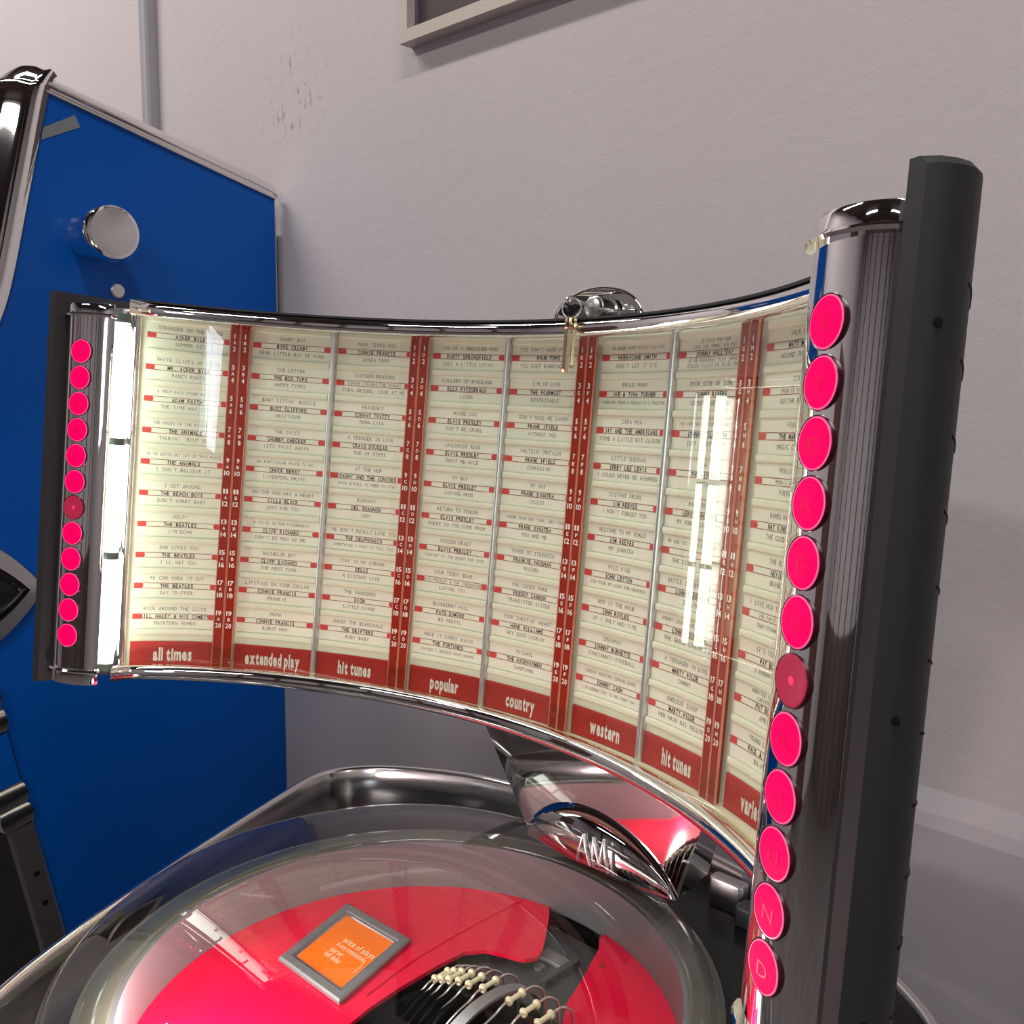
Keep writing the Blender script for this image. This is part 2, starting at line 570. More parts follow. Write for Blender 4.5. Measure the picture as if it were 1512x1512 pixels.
# ceiling battens
for i, (bx_, by_, br_) in enumerate(BATTENS):
    e = empty('ceiling_light', (bx_, by_, CEIL),
              ['white fluorescent batten on the ceiling above the blue jukebox', 'white fluorescent batten on the ceiling right of the jukebox',
               'white fluorescent batten in the middle of the ceiling, left side', 'white fluorescent batten in the middle of the ceiling, right side'][i],
              'ceiling light', 'fluorescent ceiling lights')
    b = MB(); b.box(Mt, bx_ - 0.65, bx_ + 0.65, by_ - 0.05, by_ + 0.05, CEIL - 0.07, CEIL, 'batten_body'); b.build('housing', e, 0)
    b = MB(); b.tube([(bx_ - 0.62, by_, CEIL - 0.10), (bx_ + 0.62, by_, CEIL - 0.10)], 0.018, 'batten_tube', 12); b.build('tube', e)

# ================================================================== jukebox
JB = empty('jukebox', (0, -6.4 * U, 0), 'jukebox with curved title board, pink lit letter buttons and clear dome over red turntable bay', 'jukebox')

# ---- black back cover of the selector panel
def pol(r, a):
    return (r * sin(radians(a)), r * cos(radians(a)) - R)


outer = [pol(15.5, a) for a in range(0, 41, 5)] + [pol(15.3, 45), pol(14.99, 50), pol(14.81, 54), pol(14.66, 57), pol(14.52, 60), pol(14.42, 63)]
outer += [(13.05, -8.75), (13.22, -9.25), (13.25, -9.55), (13.13, -9.82), (12.99, -9.95), (12.86, -9.99)]
inner = [pol(14.88, a) for a in range(0, 41, 5)] + [pol(14.87, 45), pol(14.85, 50), pol(14.73, 54), pol(14.58, 57)]
inner += [(12.46, -7.5), (12.60, -8.2), (12.64, -9.2), (12.62, -9.90)]
oh = catmull([(p[0], p[1], 0) for p in outer[:-1]], 5) + [Vector((outer[-1][0], outer[-1][1], 0))]
ih = [Vector((p[0], p[1], 0)) for p in inner]
N = 90
oh = resample(oh, N); ih = resample(ih, N)
oo = [Vector((-p.x, p.y, 0)) for p in reversed(oh[1:])] + oh
ii = [Vector((-p.x, p.y, 0)) for p in reversed(ih[1:])] + ih
b = MB()
zb, zt = -6.40, 5.42
secs = []
for o_, i_ in zip(oo, ii):
    ch = 0.10
    q = o_ + (i_ - o_).normalized() * min(ch, (i_ - o_).length * 0.4)
    secs.append([PW(i_.x, i_.y, zb), PW(o_.x, o_.y, zb), PW(o_.x, o_.y, zt - ch), PW(q.x, q.y, zt), PW(i_.x, i_.y, zt)])
b.sweep(secs, 'black')
b.cbox(-15.4, 15.4, 5.41, 5.47, 0.3, 1.06, 'black', 70, bend=False)
COVER = b.build('back_cover', JB, 30)
# louvre slots and screw holes on the visible outer sides
for sgn in (1, -1):
    for i in range(11):
        z = 4.05 - i * 0.88
        b = MB()
        pts = []
        for k in range(9):
            jf = N - 4.6 - 0.42 * k
            j = int(jf)
            q = oh[j].lerp(oh[j + 1], jf - j)
            tt = (oh[j + 1] - oh[j]).normalized()
            nn = Vector((-tt.y, tt.x, 0))
            if nn.x < 0:
                nn = -nn
            q = q - nn * 0.006
            pts.append(PW(sgn * q.x, q.y, z - 0.02 * k))
        b.tube(pts, 0.022 * U, 'black_dark', 6)
        b.build('louvre_slot', COVER)
    for z in (3.55, -1.05, -4.75):
        b = MB()
        b.lathe(PW(sgn * 13.115, -9.86, z), PW(sgn * 13.115, -9.86, z) - PW(sgn * 13.0, -9.55, z), [(0.05 * U, -0.05 * U), (0.05 * U, 0.012 * U), (0.03 * U, 0.014 * U)], 'black_dark', 12)
        b.build('screw_hole', COVER)

# ---- title board with moulded holders
b = MB()
b.cbox(-15.22, 15.22, -6.22, 5.32, -0.12, 0.0, 'cream', 60)
b.cbox(-15.22, 15.22, -6.30, -6.16, 0.0, 0.75, 'cream', 60)
for k in range(-2, 3):
    sk = k * 6.0677
    for lo, hi in ((sk - 2.90, sk - 0.36), (sk + 0.40, sk + 2.92)):
        for r in range(0, 11):
            z = 5.0 - r
            t = 0.10
            b.cbox(lo, hi, z - t, z + t * 0.9, -0.02, 0.10, 'cream', 6, b=0.045)
BOARD = b.build('title_board', JB, 50)

STRIPS = {
 'A': [("STRANGER ON THE SHORE", "ACKER BILK", "SUMMER SET"), ("WHITE CLIFFS OF DOVER", "MR. ACKER BILK", "FANCY PANTS"),
       ("*A HELP-EACH-OTHER ROMANCE", "ADAM FAITH", "THE TIME HAS COME"), ("*THE HOUSE OF THE RISING SUN", "THE ANIMALS", "TALKIN' 'BOUT YOU"),
       ("*WE'VE GOTTA GET OUT OF THIS PLACE", "THE ANIMALS", "I CAN'T BELIEVE IT"), ("I GET AROUND", "THE BEACH BOYS", "DON'T WORRY BABY"),
       ("HELP!", "THE BEATLES", "I'M DOWN"), ("SHE LOVES YOU", "THE BEATLES", "I'LL GET YOU"), ("WE CAN WORK IT OUT", "THE BEATLES", "DAY TRIPPER"),
       ("ROCK AROUND THE CLOCK", "BILL HALEY & HIS COMETS", "THIRTEEN WOMEN")],
 'B': [("DANNY BOY", "BING CROSBY", "DEAR LITTLE BOY OF MINE"), ("THE LETTER", "THE BOX TOPS", "HAPPY TIMES"), ("BABY SITTIN' BOOGIE", "BUZZ CLIFFORD", "DRIFTWOOD"),
       ("THE TWIST", "CHUBBY CHECKER", "LETS TWIST AGAIN"), ("*NO PARTICULAR PLACE TO GO", "CHUCK BERRY", "LIVERPOOL DRIVE"),
       ("ANYONE WHO HAS A HEART", "CILLA BLACK", "JUST FOR YOU"), ("*A VOICE IN THE WILDERNESS", "CLIFF RICHARD", "DON'T BE MAD AT ME"),
       ("BACHELOR BOY", "CLIFF RICHARD", "THE NEXT TIME"), ("LIPSTICK ON YOUR COLLAR", "CONNIE FRANCIS", "FRANKIE"), ("MAMA", "CONNIE FRANCIS", "ROBOT MAN")],
 'C': [("MANY TEARS AGO", "CONNIE FRANCIS", "SENZA MAMA"), ("SIXTEEN REASONS", "*CONNIE STEVENS/THE VOGUES", "TURN AROUND, LOOK AT ME"),
       ("HEAVENLY", "CONWAY TWITTY", "MONA LISA"), ("A TEENGER IN LOVE", "CRAIG DOUGLAS", "THE 39 STEPS"), ("AT THE HOP", "DANNY AND THE JUNIORS", "*ROCK & ROLL IS HERE TO STAY"),
       ("RUNAWAY", "DEL SHANNON", "JODY"), ("HE DON'T REALLY LOVE YOU", "THE DELPHONICS", "*SOMETHING I WANT TO TELL YOU"), ("STAY IN MY CORNER", "DELLS", "A DISTANT LOVE"),
       ("THE WANDERER", "DION", "LITTLE DIANE"), ("UNDER THE BOARDWALK", "THE DRIFTERS", "RUBY BABY")],
 'D': [("SON OF A PREACHER MAN", "DUSTY SPRINGFIELD", "JUST A LITTLE LOVIN'"), ("LULLABY OF BIRDLAND", "ELLA FITZGERALD", "LATER"), ("HOUND DOG", "ELVIS PRESLEY", "DON'T BE CRUEL"),
       ("JAILHOUSE ROCK", "ELVIS PRESLEY", "TREAT ME NICE"), ("MY BOY", "ELVIS PRESLEY", "LOVING ARMS"), ("RETURN TO SENDER", "ELVIS PRESLEY", "WHERE DO YOU COME FROM"),
       ("WOODEN HEART", "ELVIS PRESLEY", "*TONIGHT IS THE NIGHT FOR LOVE"), ("YOUR TEDDY BEAR", "*ELVIS PRESLEY & THE JORDANAIRES", "LOVING YOU"),
       ("BLUEBERRY HILL", "FATS DOMINO", "BO WEEVIL"), ("HERE IT COMES AGAIN", "THE FORTUNES", "*THINGS I SHOULD HAVE KNOWN")],
 'E': [("YOU DON'T WANT MY LOVE", "FOUR TOPS", "YOU KEEP RUNNING AWAY"), ("I'M IN LOVE", "THE FOURMOST", "RESPECTABLE"), ("DON'T MAKE ME LAUGH", "FRANK IFIELD", "WITHOUT YOU"),
       ("WALTZIN' MATILDA", "FRANK IFIELD", "CONFESSIN'"), ("MY WAY", "FRANK SINATRA", "CYCLES"), ("*THEME FROM NEW YORK, NEW YORK", "FRANK SINATRA", "YOU AND ME"),
       ("TOWER OF STRENGTH", "FRANKIE VAUGHAN", "RACHEL"), ("PALISADES PARK", "FREDDY CANNON", "TRANSISTER SISTER"), ("YOUR CHEATIN' HEART", "HANK WILLIAMS", "HEY GOOD LOOKIN'"),
       ("MICHAEL", "THE HIGHWAYMEN", "SANTIANO")],
 'F': [("*OH BABE WHAT WOULD YOU SAY", "HURRICANE SMITH", "DON'T LET IT DIE"), ("PROUD MARY", "IKE & TINA TURNER", "*FUNKIER THAN A MOSQUITA'S TWEETER"),
       ("CARA MIA", "JAY AND THE AMERICANS", "COME A LITTLE BIT CLOSER"), ("LITTLE QUEENIE", "JERRY LEE LEWIS", "I COULD NEVER BE ASHAMED"),
       ("DISTANT DRUMS", "JIM REEVES", "I WON'T FORGET YOU"), ("WELCOME TO MY WORLD", "JIM REEVES", "MY JUANITA"), ("WILD WIND", "JOHN LEYTON", "*YOU TOOK MY LOVE FOR GRANTED"),
       ("NOW IS THE HOUR", "JOHN ROWLES", "IF I ONLY HAD TIME"), ("DREAMIN'", "JOHNNY BURNETTE", "CINCINNATI FIREBALL"),
       ("*SUNDAY MORNING COMING DOWN", "JOHNNY CASH", "*I'M GONNA TRY TO BE THAT WAY")],
 'G': [("*JE DOIS MON NOM|*COME UNE OMBRE SUR MOI", "JOHNNY HALLYDAY", "*JE NE DANSERAI PLUS JAMAIS|*DOUCES FILLES DE SEIZE ANS"), ("POOR SIDE OF TIME", "JOHNNY RIVERS", "SECRET AGENT MAN"),
       ("*YOU CAN NEVER STOP LOVING YOU", "JOHNNY TILLOTSON", "JUDY, JUDY, JUDY"), ("MA", "THE RIVERS", "GOTTA"), ("WALK ON BY", "LEROY VAN DYKE", "MY WORLD CAVING IN"),
       ("*ME AND YOU AND A DOG NAMED BOO", "", "SHE DIDN'T DO MAGIC"), ("BATTLE OF NEW ORLEANS", "LONNIE DONEGAN", "DARLING"),
       ("*NOBODY LOVES LIKE AN IRISHMAN", "LONNIE DONEGAN", "THE GRAND COOLIE DAM"), ("A TEENAGER IN LOVE", "MARTY WILDE", "DANNY"), ("ENDLESS SLEEP", "MARTY WILDE", "HER HAIR WAS YELLOW")],
 'H': [("WALK AWAY", "MATT MONRO", "AROUND THE WORLD"), ("STAY", "*MAURICE WILLIAMS", "GUITAR BOOGIE"), ("FEELS", "THE MARCELS", "MAGIC CARPET"), ("FEELINGS", "*MORRIS ALBERT", "FOREVER"),
       ("RAMBLIN ROSE", "NAT KING COLE", "THE GOOD TIMES"), ("THE ROBIN", "NEVILLE", "BRANDON"), ("I LOVE HOW YOU LOVE ME", "*THE PARIS SISTERS", "*THAT STRANGER USED"),
       ("IT'S TOO SOON", "PAT BOONE", "*A WONDERFUL TIME"), ("*WHEN THE SWALLOWS|*CAPISTRANO", "PAT BOONE", "APRIL"), ("YOUNG LOVERS", "PAUL & PAULA", "BA-HEY")],
}
HEADS = {'A': ("all times", 1.22), 'B': ("extended play", 1.85), 'C': ("hit tunes", 1.18), 'D': ("popular", 1.06), 'E': ("country", 1.10), 'F': ("western", 1.17),
         'G': ("hit tunes", 1.18), 'H': ("varieties", 1.22), 'J': ("", 0), 'K': ("", 0)}


def flat_on_board(cs, cz, p):
    return lambda x, z: PAN(cs + x, cz + z, p)


for ci, c in enumerate('ABCDEFGHJK'):
    sk = (ci // 2 - 2) * 6.0677
    lo, hi = (sk - 2.90, sk - 0.34) if ci % 2 == 0 else (sk + 0.36, sk + 2.92)
    mid = (lo + hi) / 2 + (0.02 if ci % 2 == 0 else 0.0)
    # red heading at the foot of the column
    b = MB()
    b.cbox(lo - 0.02, hi + 0.02, -6.14, -5.32, 0.0, 0.05, 'head_red', 6)
    if HEADS[c][0]:
        b.text(HEADS[c][0], flat_on_board(mid, -5.74, 0.056), 0, 0, 0.40, 'head_ink', width=HEADS[c][1], bold=2)
    b.build('heading_card', BOARD, 0)
    if c not in STRIPS:
        continue
    for r, (t1, ar, t2) in enumerate(STRIPS[c]):
        zc = 4.5 - r
        b = MB()
        b.cbox(lo, hi, zc - 0.40, zc + 0.40, 0.0, 0.030, 'card', 6)
        f = flat_on_board(0, zc, 0.036)
        F2 = flat_on_board(0, zc, 0.040)
        # rules of the artist bar and the red tabs with pointed ends
        bl, br = lo + 0.25, hi - 0.20
        for zz in (0.082, -0.082):
            n = 6
            b.add([f(bl + (br - bl) * i / n, zz + d) for i in range(n + 1) for d in (-0.008, 0.008)], [(2 * i, 2 * i + 2, 2 * i + 3, 2 * i + 1) for i in range(n)], 'rule_red')
        tab = [(lo, -0.088), (lo + 0.245, -0.088), (lo + 0.275, -0.03), (lo + 0.275, 0.03), (lo + 0.245, 0.088), (lo, 0.088)]
        b.add([F2(x, z) for x, z in tab], [tuple(range(6))], 'tab_red')
        tab = [(hi, -0.088), (hi, 0.088), (hi - 0.19, 0.088), (hi - 0.225, 0.03), (hi - 0.225, -0.03), (hi - 0.19, -0.088)]
        b.add([F2(x, z) for x, z in tab], [tuple(range(6))], 'tab_red')

        def line(s, z, bold):
            if not s:
                return
            small = s.startswith('*')
            s = s.lstrip('*')
            adv = 0.0935 if not small else min(0.074, 2.30 / len(s))
            h = 0.118 if not small else 0.092
            b.text(s, f, mid, z, h, 'ink_black' if bold and not small else 'ink_grey', adv=adv, bold=bold and not small, sx=0.95)
        if '|' in t1:
            u1, u2 = t1.split('|'); line(u1, 0.315, False); line(u2, 0.175, False)
        else:
            line(t1, 0.255, False)
        line(ar, 0.0, True)
        if '|' in t2:
            u1, u2 = t2.split('|'); line(u1, -0.16, False); line(u2, -0.29, False)
        else:
            line(t2, -0.225, False)
        b.build('title_strip', BOARD, 0)

# ---- red number strips between the paired columns
for k in range(-2, 3):
    sk = k * 6.0677 - (0.02, 0.03, 0.065, 0.11, 0.11)[k + 2]
    b = MB()
    for q in (-1, 1):
        a0, a1 = (sk - 0.325, sk - 0.012) if q < 0 else (sk + 0.012, sk + 0.325)
        b.cbox(a0, a1, -6.16, 5.22, 0.165, 0.21, 'number_red', 2)
        b.cbox(a0 + 0.12, a1 - 0.12, -6.16, 5.22, 0.0, 0.17, 'number_red', 1)
        for e0 in (a0 - 0.004, a1 - 0.018):
            b.cbox(e0, e0 + 0.022, -6.16, 5.22, 0.16, 0.220, 'number_edge', 1)
        ch = 'ABCDEFGHJK'[(k + 2) * 2 + (0 if q < 0 else 1)]
        if ch in 'JK':
            continue
        for r in range(10):
            zc = 4.5 - r
            f = flat_on_board((a0 + a1) / 2, zc, 0.216)
            for txt, dz in ((str(2 * r + 1), 0.205), (ch, 0.0), (str(2 * r + 2), -0.205)):
                w = 0.105 if len(txt) == 1 else 0.20
                if txt == '1':
                    w = 0.05
                if ch == txt:
                    b.text(txt, f, 0, dz, 0.105, 'number_ink', width=0.10, bold=True)
                else:
                    b.text(txt, f, 0, dz, 0.15, 'number_ink', width=w, bold=True)
    b.build('number_strip', BOARD, 30)

# ---- silver bars between the pairs
for k in range(4):
    s = (k - 1.5) * 6.0677
    b = MB()
    prof = [(s + 0.105 * cos(a), 0.19 * sin(a) + 0.02) for a in [pi * i / 10 for i in range(11)]]
    prof = [(s + 0.105, 0.0)] + prof + [(s - 0.105, 0.0)]
    b.sweep([[PAN(x, z, p) for x, p in prof] for z in (-6.16, 5.25)], 'bar_silver')
    b.build('silver_bar', BOARD, 60)

# ---- side ends of the board: chrome reflector channel, tubes
for sgn in (1, -1):
    b = MB()
    prof = [(15.20, 0.0), (15.22, 0.16), (15.34, 0.22), (15.46, 0.16), (15.52, 0.02), (15.48, -0.08), (15.22, -0.08)]
    b.sweep([[PAN(sgn * s, z, p) for s, p in prof] for z in (-6.2, 5.25)], 'chrome')
    b.build('end_bead', JB, 60)
    b = MB()
    pl = [(12.36, -7.52), (12.50, -7.85), (12.585, -8.25), (12.56, -8.25), (12.47, -7.85), (12.33, -7.52)]
    b.sweep([[PW(sgn * x, y, z) for x, y in pl] for z in (-6.2, 5.2)], 'chrome_soft')
    b.build('reflector', JB, 40)
    t = MB()
    cx, cy = sgn * 11.78, -8.21
    for z0_, z1_ in ((-5.85, -2.52), (-2.38, 1.00), (1.14, 4.72)):
        t.tube([PW(cx, cy, z0_), PW(cx, cy, z1_)], 0.20 * U, 'tube', 20)
    TB = t.build('light_tube', JB)
    for z0_, z1_ in ((-2.56, -2.34), (0.96, 1.18), (4.68, 4.95), (-6.05, -5.82)):
        b = MB()
        b.tube([PW(cx, cy, z0_), PW(cx, cy, z1_)], 0.215 * U, 'tube_clip', 16)
        b.build('tube_clip', TB)

# ---- curved glass in front of the titles
b = MB()
n = 160
b.grid([[PAN(q, z, max(1.06 - 0.0058 * q * q, 0.44)) for z in (-6.1, 5.3)] for q in [-15.15 + 30.3 * i / n for i in range(n + 1)]], 'glass')
G = b.build('front_glass', JB, 60)
b = MB()
b.cbox(-14.6, 14.6, -6.03, -5.985, 0.62, 0.66, 'glass_edge', 70)
b.build('glass_lip', G, 30)

# ---- chrome rails along the top and bottom of the panel
for nm, za, zb_ in (('top_rail', 4.97, 5.41), ('bottom_rail', -6.42, -5.94)):
    b = MB()
    p0, p1, rr = 0.80, 1.10, 0.12
    hh = (zb_ - za) / 2
    zc = (za + zb_) / 2
    prof = [(0.30, zb_), (p0, zb_)] if nm == 'top_rail' else [(0.70, za), (0.70, zb_ - 0.08), (0.74, zb_ - 0.02), (p0 + 0.02, zb_)]
    for i in range(1, 12):
        a = pi / 2 - pi * i / 12
        prof.append((p0 + (p1 - p0) * abs(cos(a)) ** 0.55, zc + hh * (abs(sin(a)) ** 0.8) * (1 if a > 0 else -1)))
    prof += [(p0, za), (0.81, za)] if nm == 'top_rail' else [(p0, za)]
    if nm == 'top_rail':
        prof += [(0.81, za + 0.2), (0.30, za + 0.2)]
    b.sweep([[PAN(-15.5 + 31.0 * i / 110, z, p + 0.5 * max(0, abs(-15.5 + 31.0 * i / 110) - 14.6) ** 2, False) for p, z in prof] for i in range(111)], 'chrome')
    b.build(nm, JB, 45)

# ---- chrome letter housings with caps and buttons
col = [(12.63, -9.40), (12.40, -9.58), (12.05, -9.64), (11.60, -9.50), (11.26, -9.25), (11.05, -8.98), (11.00, -8.80)]
colp = [(v.x, v.y) for v in catmull([(x, y, 0) for x, y in col], 7)]
back = [(11.12, -8.72), (11.6, -8.64), (12.60, -8.34)]
cen = (11.9, -8.9)


def scaled(pts, d):
    out = []
    for x, y in pts:
        v = Vector((x - cen[0], y - cen[1]))
        out.append((x + v.x / v.length * d, y + v.y / v.length * d))
    return out


LETTERS = "STEREO ROUND"
for sgn in (-1, 1):
    b = MB()
    plan = colp + back
    b.sweep([[PW(sgn * x, y, z) for x, y in plan] for z in (-5.84, 4.72)], 'chrome')
    H = b.build('letter_housing', JB, 40)
    for za, zb_, lip in ((4.70, 5.10, 1), (-6.30, -5.82, -1)):
        b = MB()
        zs = [(za, 0.02), (za, 0.10), (za + 0.05, 0.13), (za + 0.09, 0.10), (za + 0.10, 0.03), (zb_ - 0.08, 0.03), (zb_ - 0.02, 0.0), (zb_, -0.06)] if lip > 0 else \
             [(za, -0.06), (za + 0.02, 0.0), (za + 0.08, 0.03), (zb_ - 0.10, 0.03), (zb_ - 0.09, 0.10), (zb_ - 0.05, 0.13), (zb_, 0.10), (zb_, 0.02)]
        b.sweep([[PW(sgn * x, y, z) for x, y in scaled(colp, d) + back] for z, d in zs], 'chrome')
        b.build('end_cap', H, 40)
    nrm = Vector((-0.479 * sgn, -0.878, 0))
    right = Vector((0.878, -0.479 * sgn, 0))
    for i, ch in enumerate(LETTERS):
        zc = 3.66 - 0.7695 * i
        bx = Vector((sgn * 11.60, -9.50, zc)) - nrm * 0.03

        def fb(x, z, h, bx=bx):
            q = bx + right * x + Vector((0, 0, z)) + nrm * h
            return PW(q.x, q.y, q.z)
        b = MB()
        K = 40
        lit = ch != ' '

        def ring(rad, h):
            return [fb(rad * cos(2 * pi * k / K), rad * sin(2 * pi * k / K), h) for k in range(K)]
        b.grid([ring(0.372, -0.30), ring(0.372, 0.02), ring(0.362, 0.04), ring(0.345, 0.03)], 'button_bezel', closed_v=True)
        fc = 'lit_button' if lit else 'dim_button'
        b.grid([ring(0.345, 0.0), ring(0.345, 0.034), ring(0.340, 0.042), ring(0.326, 0.043)], 'lit_rim' if lit else 'dim_button', closed_v=True)
        if lit:
            b.grid([ring(0.326, 0.043), ring(0.20, 0.052), ring(0.05, 0.056)], fc, closed_v=True)
            b.add(ring(0.05, 0.056), [tuple(range(K))], fc)
            b.text(ch, lambda x, z: fb(x, z, 0.062), 0.03, -0.03, 0.20, 'lit_letter', width=0.27)
        else:
            b.grid([ring(0.326, 0.043), ring(0.25, 0.036), ring(0.06, 0.034)], fc, closed_v=True)
            b.add(ring(0.06, 0.036), [tuple(range(K))], 'dim_dot')
        o = b.build('letter_button', H, 40)
        if not lit:
            o['label'] = 'unlit dark pink button with a small bright dot'

# ---- lock hood over the top rail, with lock and latch
b = MB()
hw, hh, zb_ = 1.62, 1.0, 5.50


def arch(y, k, thick=0.0):
    return [PW((hw + thick) * k * cos(pi * i / 32), y, zb_ + (hh + thick) * k * sin(pi * i / 32) ** 0.9) for i in range(33)]


rows = [arch(0.62, 0.0001), arch(0.62, 0.90), arch(0.50, 0.96), arch(0.05, 0.95), arch(-0.02, 0.955), arch(-0.05, 0.975), arch(-0.03, 1.0), arch(0.02, 1.01), arch(0.5, 1.02), arch(0.72, 0.96), arch(0.76, 0.0001)]
b.grid(rows, 'chrome')
LK = b.build('lock_hood', JB, 50)
b = MB()
c0 = PW(0, 0.55, 5.90)
axs = PW(0, -1, 5.90) - PW(0, 0, 5.90)
b.lathe(c0, axs, [(0.36 * U, 0), (0.36 * U, 0.10 * U), (0.30 * U, 0.14 * U), (0.30 * U, 0.55 * U), (0.325 * U, 0.58 * U), (0.325 * U, 0.68 * U), (0.29 * U, 0.70 * U), (0.28 * U, 0.80 * U), (0.24 * U, 0.82 * U), (0.0, 0.82 * U)], 'nickel', 32)
CYL = b.build('lock_cylinder', LK, 30)
b = MB()
b.box(PW, 0.28, 1.28, 0.02, 0.16, 5.72, 5.84, 'chrome_soft', 0.03)
b.box(PW, 0.70, 0.78, 0.05, 0.13, 5.46, 5.74, 'chrome_soft', 0.02)
b.box(PW, 0.35, 1.45, -0.02, 0.20, 5.46, 5.51, 'chrome_soft', 0.01)
b.build('latch_lever', LK, 30)

# ---- bracket that carries the panel, with its raised emblem plate
b = MB()
fr = [(-4.55, -0.62, -6.25), (4.55, -0.62, -6.25), (2.85, 1.0, -10.62), (-2.85, 1.0, -10.62)]
ft = 10


def brk(x, t, d):
    """x -1..1 across, t 0..1 down, d depth"""
    hwid = 4.75 + (2.75 - 4.75) * t
    y = 0.40 - 0.35 * t
    z = -6.35 - 3.85 * t
    conc = 0.10 * x * x * (1 - t)
    return W(x * hwid * (1 - 0.04 * d) - 0.1 + t, y - conc + d, z)


rows = []
for t in [i / ft for i in range(ft + 1)]:
    xs = [-1 + 2 * i / 16 for i in range(17)]
    outl = [brk(x, t, 0.06 if abs(x) > 0.99 else 0.0) for x in xs] + [brk(1.0, t, 1.9)] + [brk(x, t, 2.0) for x in (0.6, 0, -0.6)] + [brk(-1.0, t, 1.9)]
    rows.append(outl)
b.sweep(rows, 'chrome_smoked')
BR = b.build('panel_bracket', JB, 40)


def plate(u, v, lift=0.0):
    """raised half-moon plate on the lower bracket: u -1..1, v 0..1 upwards"""
    x = u * 2.75
    top = 1.55 * (1 - u * u) ** 0.62
    hgt = v * top
    t = (10.2 - 0.05 - hgt - 6.35) / 3.85
    y = 0.40 - 0.35 * t
    z = -6.35 - 3.85 * t
    prof = sqrt(max(0.0, 1 - (2 * v - 0.75) ** 2 / 1.5625)) if v > 0 else 0.6
    bulge = (0.10 + 0.42 * (1 - u * u) * prof) * (1 if v < 0.999 else 0)
    return W(x - 0.1 + t, y - bulge - lift, z)


b = MB()
b.grid([[plate(-1 + 2 * i / 32, k / 10) for k in range(11)] for i in range(33)], 'chrome_smoked')
b.grid([[plate(-1 + 2 * i / 32, 0), plate(-1 + 2 * i / 32, 0, -0.6)] for i in range(33)], 'chrome_smoked')
EP = b.build('emblem_plate', BR, 50)
b = MB()


def stroke(p, q, wd_=0.055):
    pts = [plate(p[0] + (q[0] - p[0]) * i / 4, p[1] + (q[1] - p[1]) * i / 4, 0.05) for i in range(5)]
    b.tube(pts, wd_ * U, 'wire', 8)


for p, q in (((-0.10, 0.12), (0.03, 0.66)), ((0.03, 0.66), (0.07, 0.12)), ((-0.06, 0.34), (0.06, 0.34)),
             ((0.12, 0.12), (0.16, 0.68)), ((0.16, 0.68), (0.21, 0.20)), ((0.21, 0.20), (0.29, 0.72)), ((0.29, 0.72), (0.30, 0.12)),
             ((0.36, 0.12), (0.38, 0.56)), ((0.385, 0.70), (0.39, 0.76))):
    stroke(p, q)
b.build('emblem_lettering', EP, 50)

# ---- cabinet: pointed plan, black deck, chrome rim
half = [(0.0, 4.05), (3.0, 3.85), (6.0, 3.20), (7.6, 2.60), (9.4, 1.52), (10.55, 0.52), (11.20, -0.55), (11.28, -1.60), (10.80, -3.20), (8.95, -8.0), (7.40, -11.5), (6.10, -13.9), (4.6, -15.6), (2.4, -16.5), (0.0, -16.8)]
hp = catmull([(x, y, 0) for x, y in half], 5)
plan = [(p.x, p.y) for p in hp] + [(-p.x, p.y) for p in reversed(hp[1:-1])]
CC = (0.0, -6.4)


def shrink(pts, d):
    n = len(pts); out = []
    for i in range(n):
        a, c = Vector(pts[i - 1]), Vector(pts[(i + 1) % n])
        t = (c - a).normalized()
        nn = Vector((t.y, -t.x))
        q = Vector(pts[i])
        if (Vector(CC) - q).dot(nn) < 0:
            nn = -nn
        out.append(tuple(q + nn * d))
    return out


ZD = -11.45                                   # deck level
b = MB()
floor_z = -Z0 / U
ringn = len(plan)
hole = []
for x, y in plan:
    a = atan2(y - CC[1], x - CC[0])
    hole.append((CC[0] + 7.06 * cos(a), CC[1] + 7.06 * sin(a)))
p1 = shrink(plan, 0.10)
low = [(CC[0] + (x - CC[0]) * 0.92, CC[1] + (y - CC[1]) * 0.92) for x, y in p1]
b.grid([[W(x, y, floor_z) for x, y in low], [W(x, y, floor_z + 8) for x, y in low], [W(x, y, ZD - 6) for x, y in p1], [W(x, y, ZD) for x, y in p1],
        [W(x, y, ZD) for x, y in hole], [W(x, y, -17.0) for x, y in hole]], 'black_gloss', closed_v=True)
b.add([W(x, y, -17.0) for x, y in hole], [tuple(range(ringn))], 'black_dark')
b.add([W(x, y, floor_z) for x, y in low], [tuple(range(ringn))], 'black_gloss')
CAB = b.build('cabinet', JB, 40)
b = MB()
secs = []
pi_ = shrink(plan, 0.30)
pm = shrink(plan, 0.15)
b.grid([[W(x, y, ZD - 0.9) for x, y in plan], [W(x, y, -10.72) for x, y in plan], [W(x, y, -10.62) for x, y in shrink(plan, 0.06)], [W(x, y, -10.60) for x, y in pm],
        [W(x, y, -10.63) for x, y in shrink(plan, 0.24)], [W(x, y, -10.72) for x, y in pi_], [W(x, y, ZD + 0.005) for x, y in pi_]], 'chrome_soft', closed_v=True)
b.build('cabinet_rim', JB, 40)
b = MB()
b.box(W, 3.15, 4.25, 2.45, 2.95, -11.45, -10.55, 'alu', 0.12)
b.box(W, 4.3, 5.6, 2.0, 2.6, -11.45, -10.85, 'gun', 0.10)
b.build('deck_latch', JB, 40)

# ---- steel well wall, red tray with cut-out, gun-metal plate below
b = MB()
K = 96


def circ(r, z, n=K):
    return [W(CC[0] + r * sin(2 * pi * k / n), CC[1] + r * cos(2 * pi * k / n), z) for k in range(n)]


b.grid([circ(7.05, -12.62), circ(7.05, -10.98), circ(6.86, -10.98), circ(6.90, -12.62)], 'steel', closed_v=True, closed_u=True)
b.build('well_wall', JB, 60)

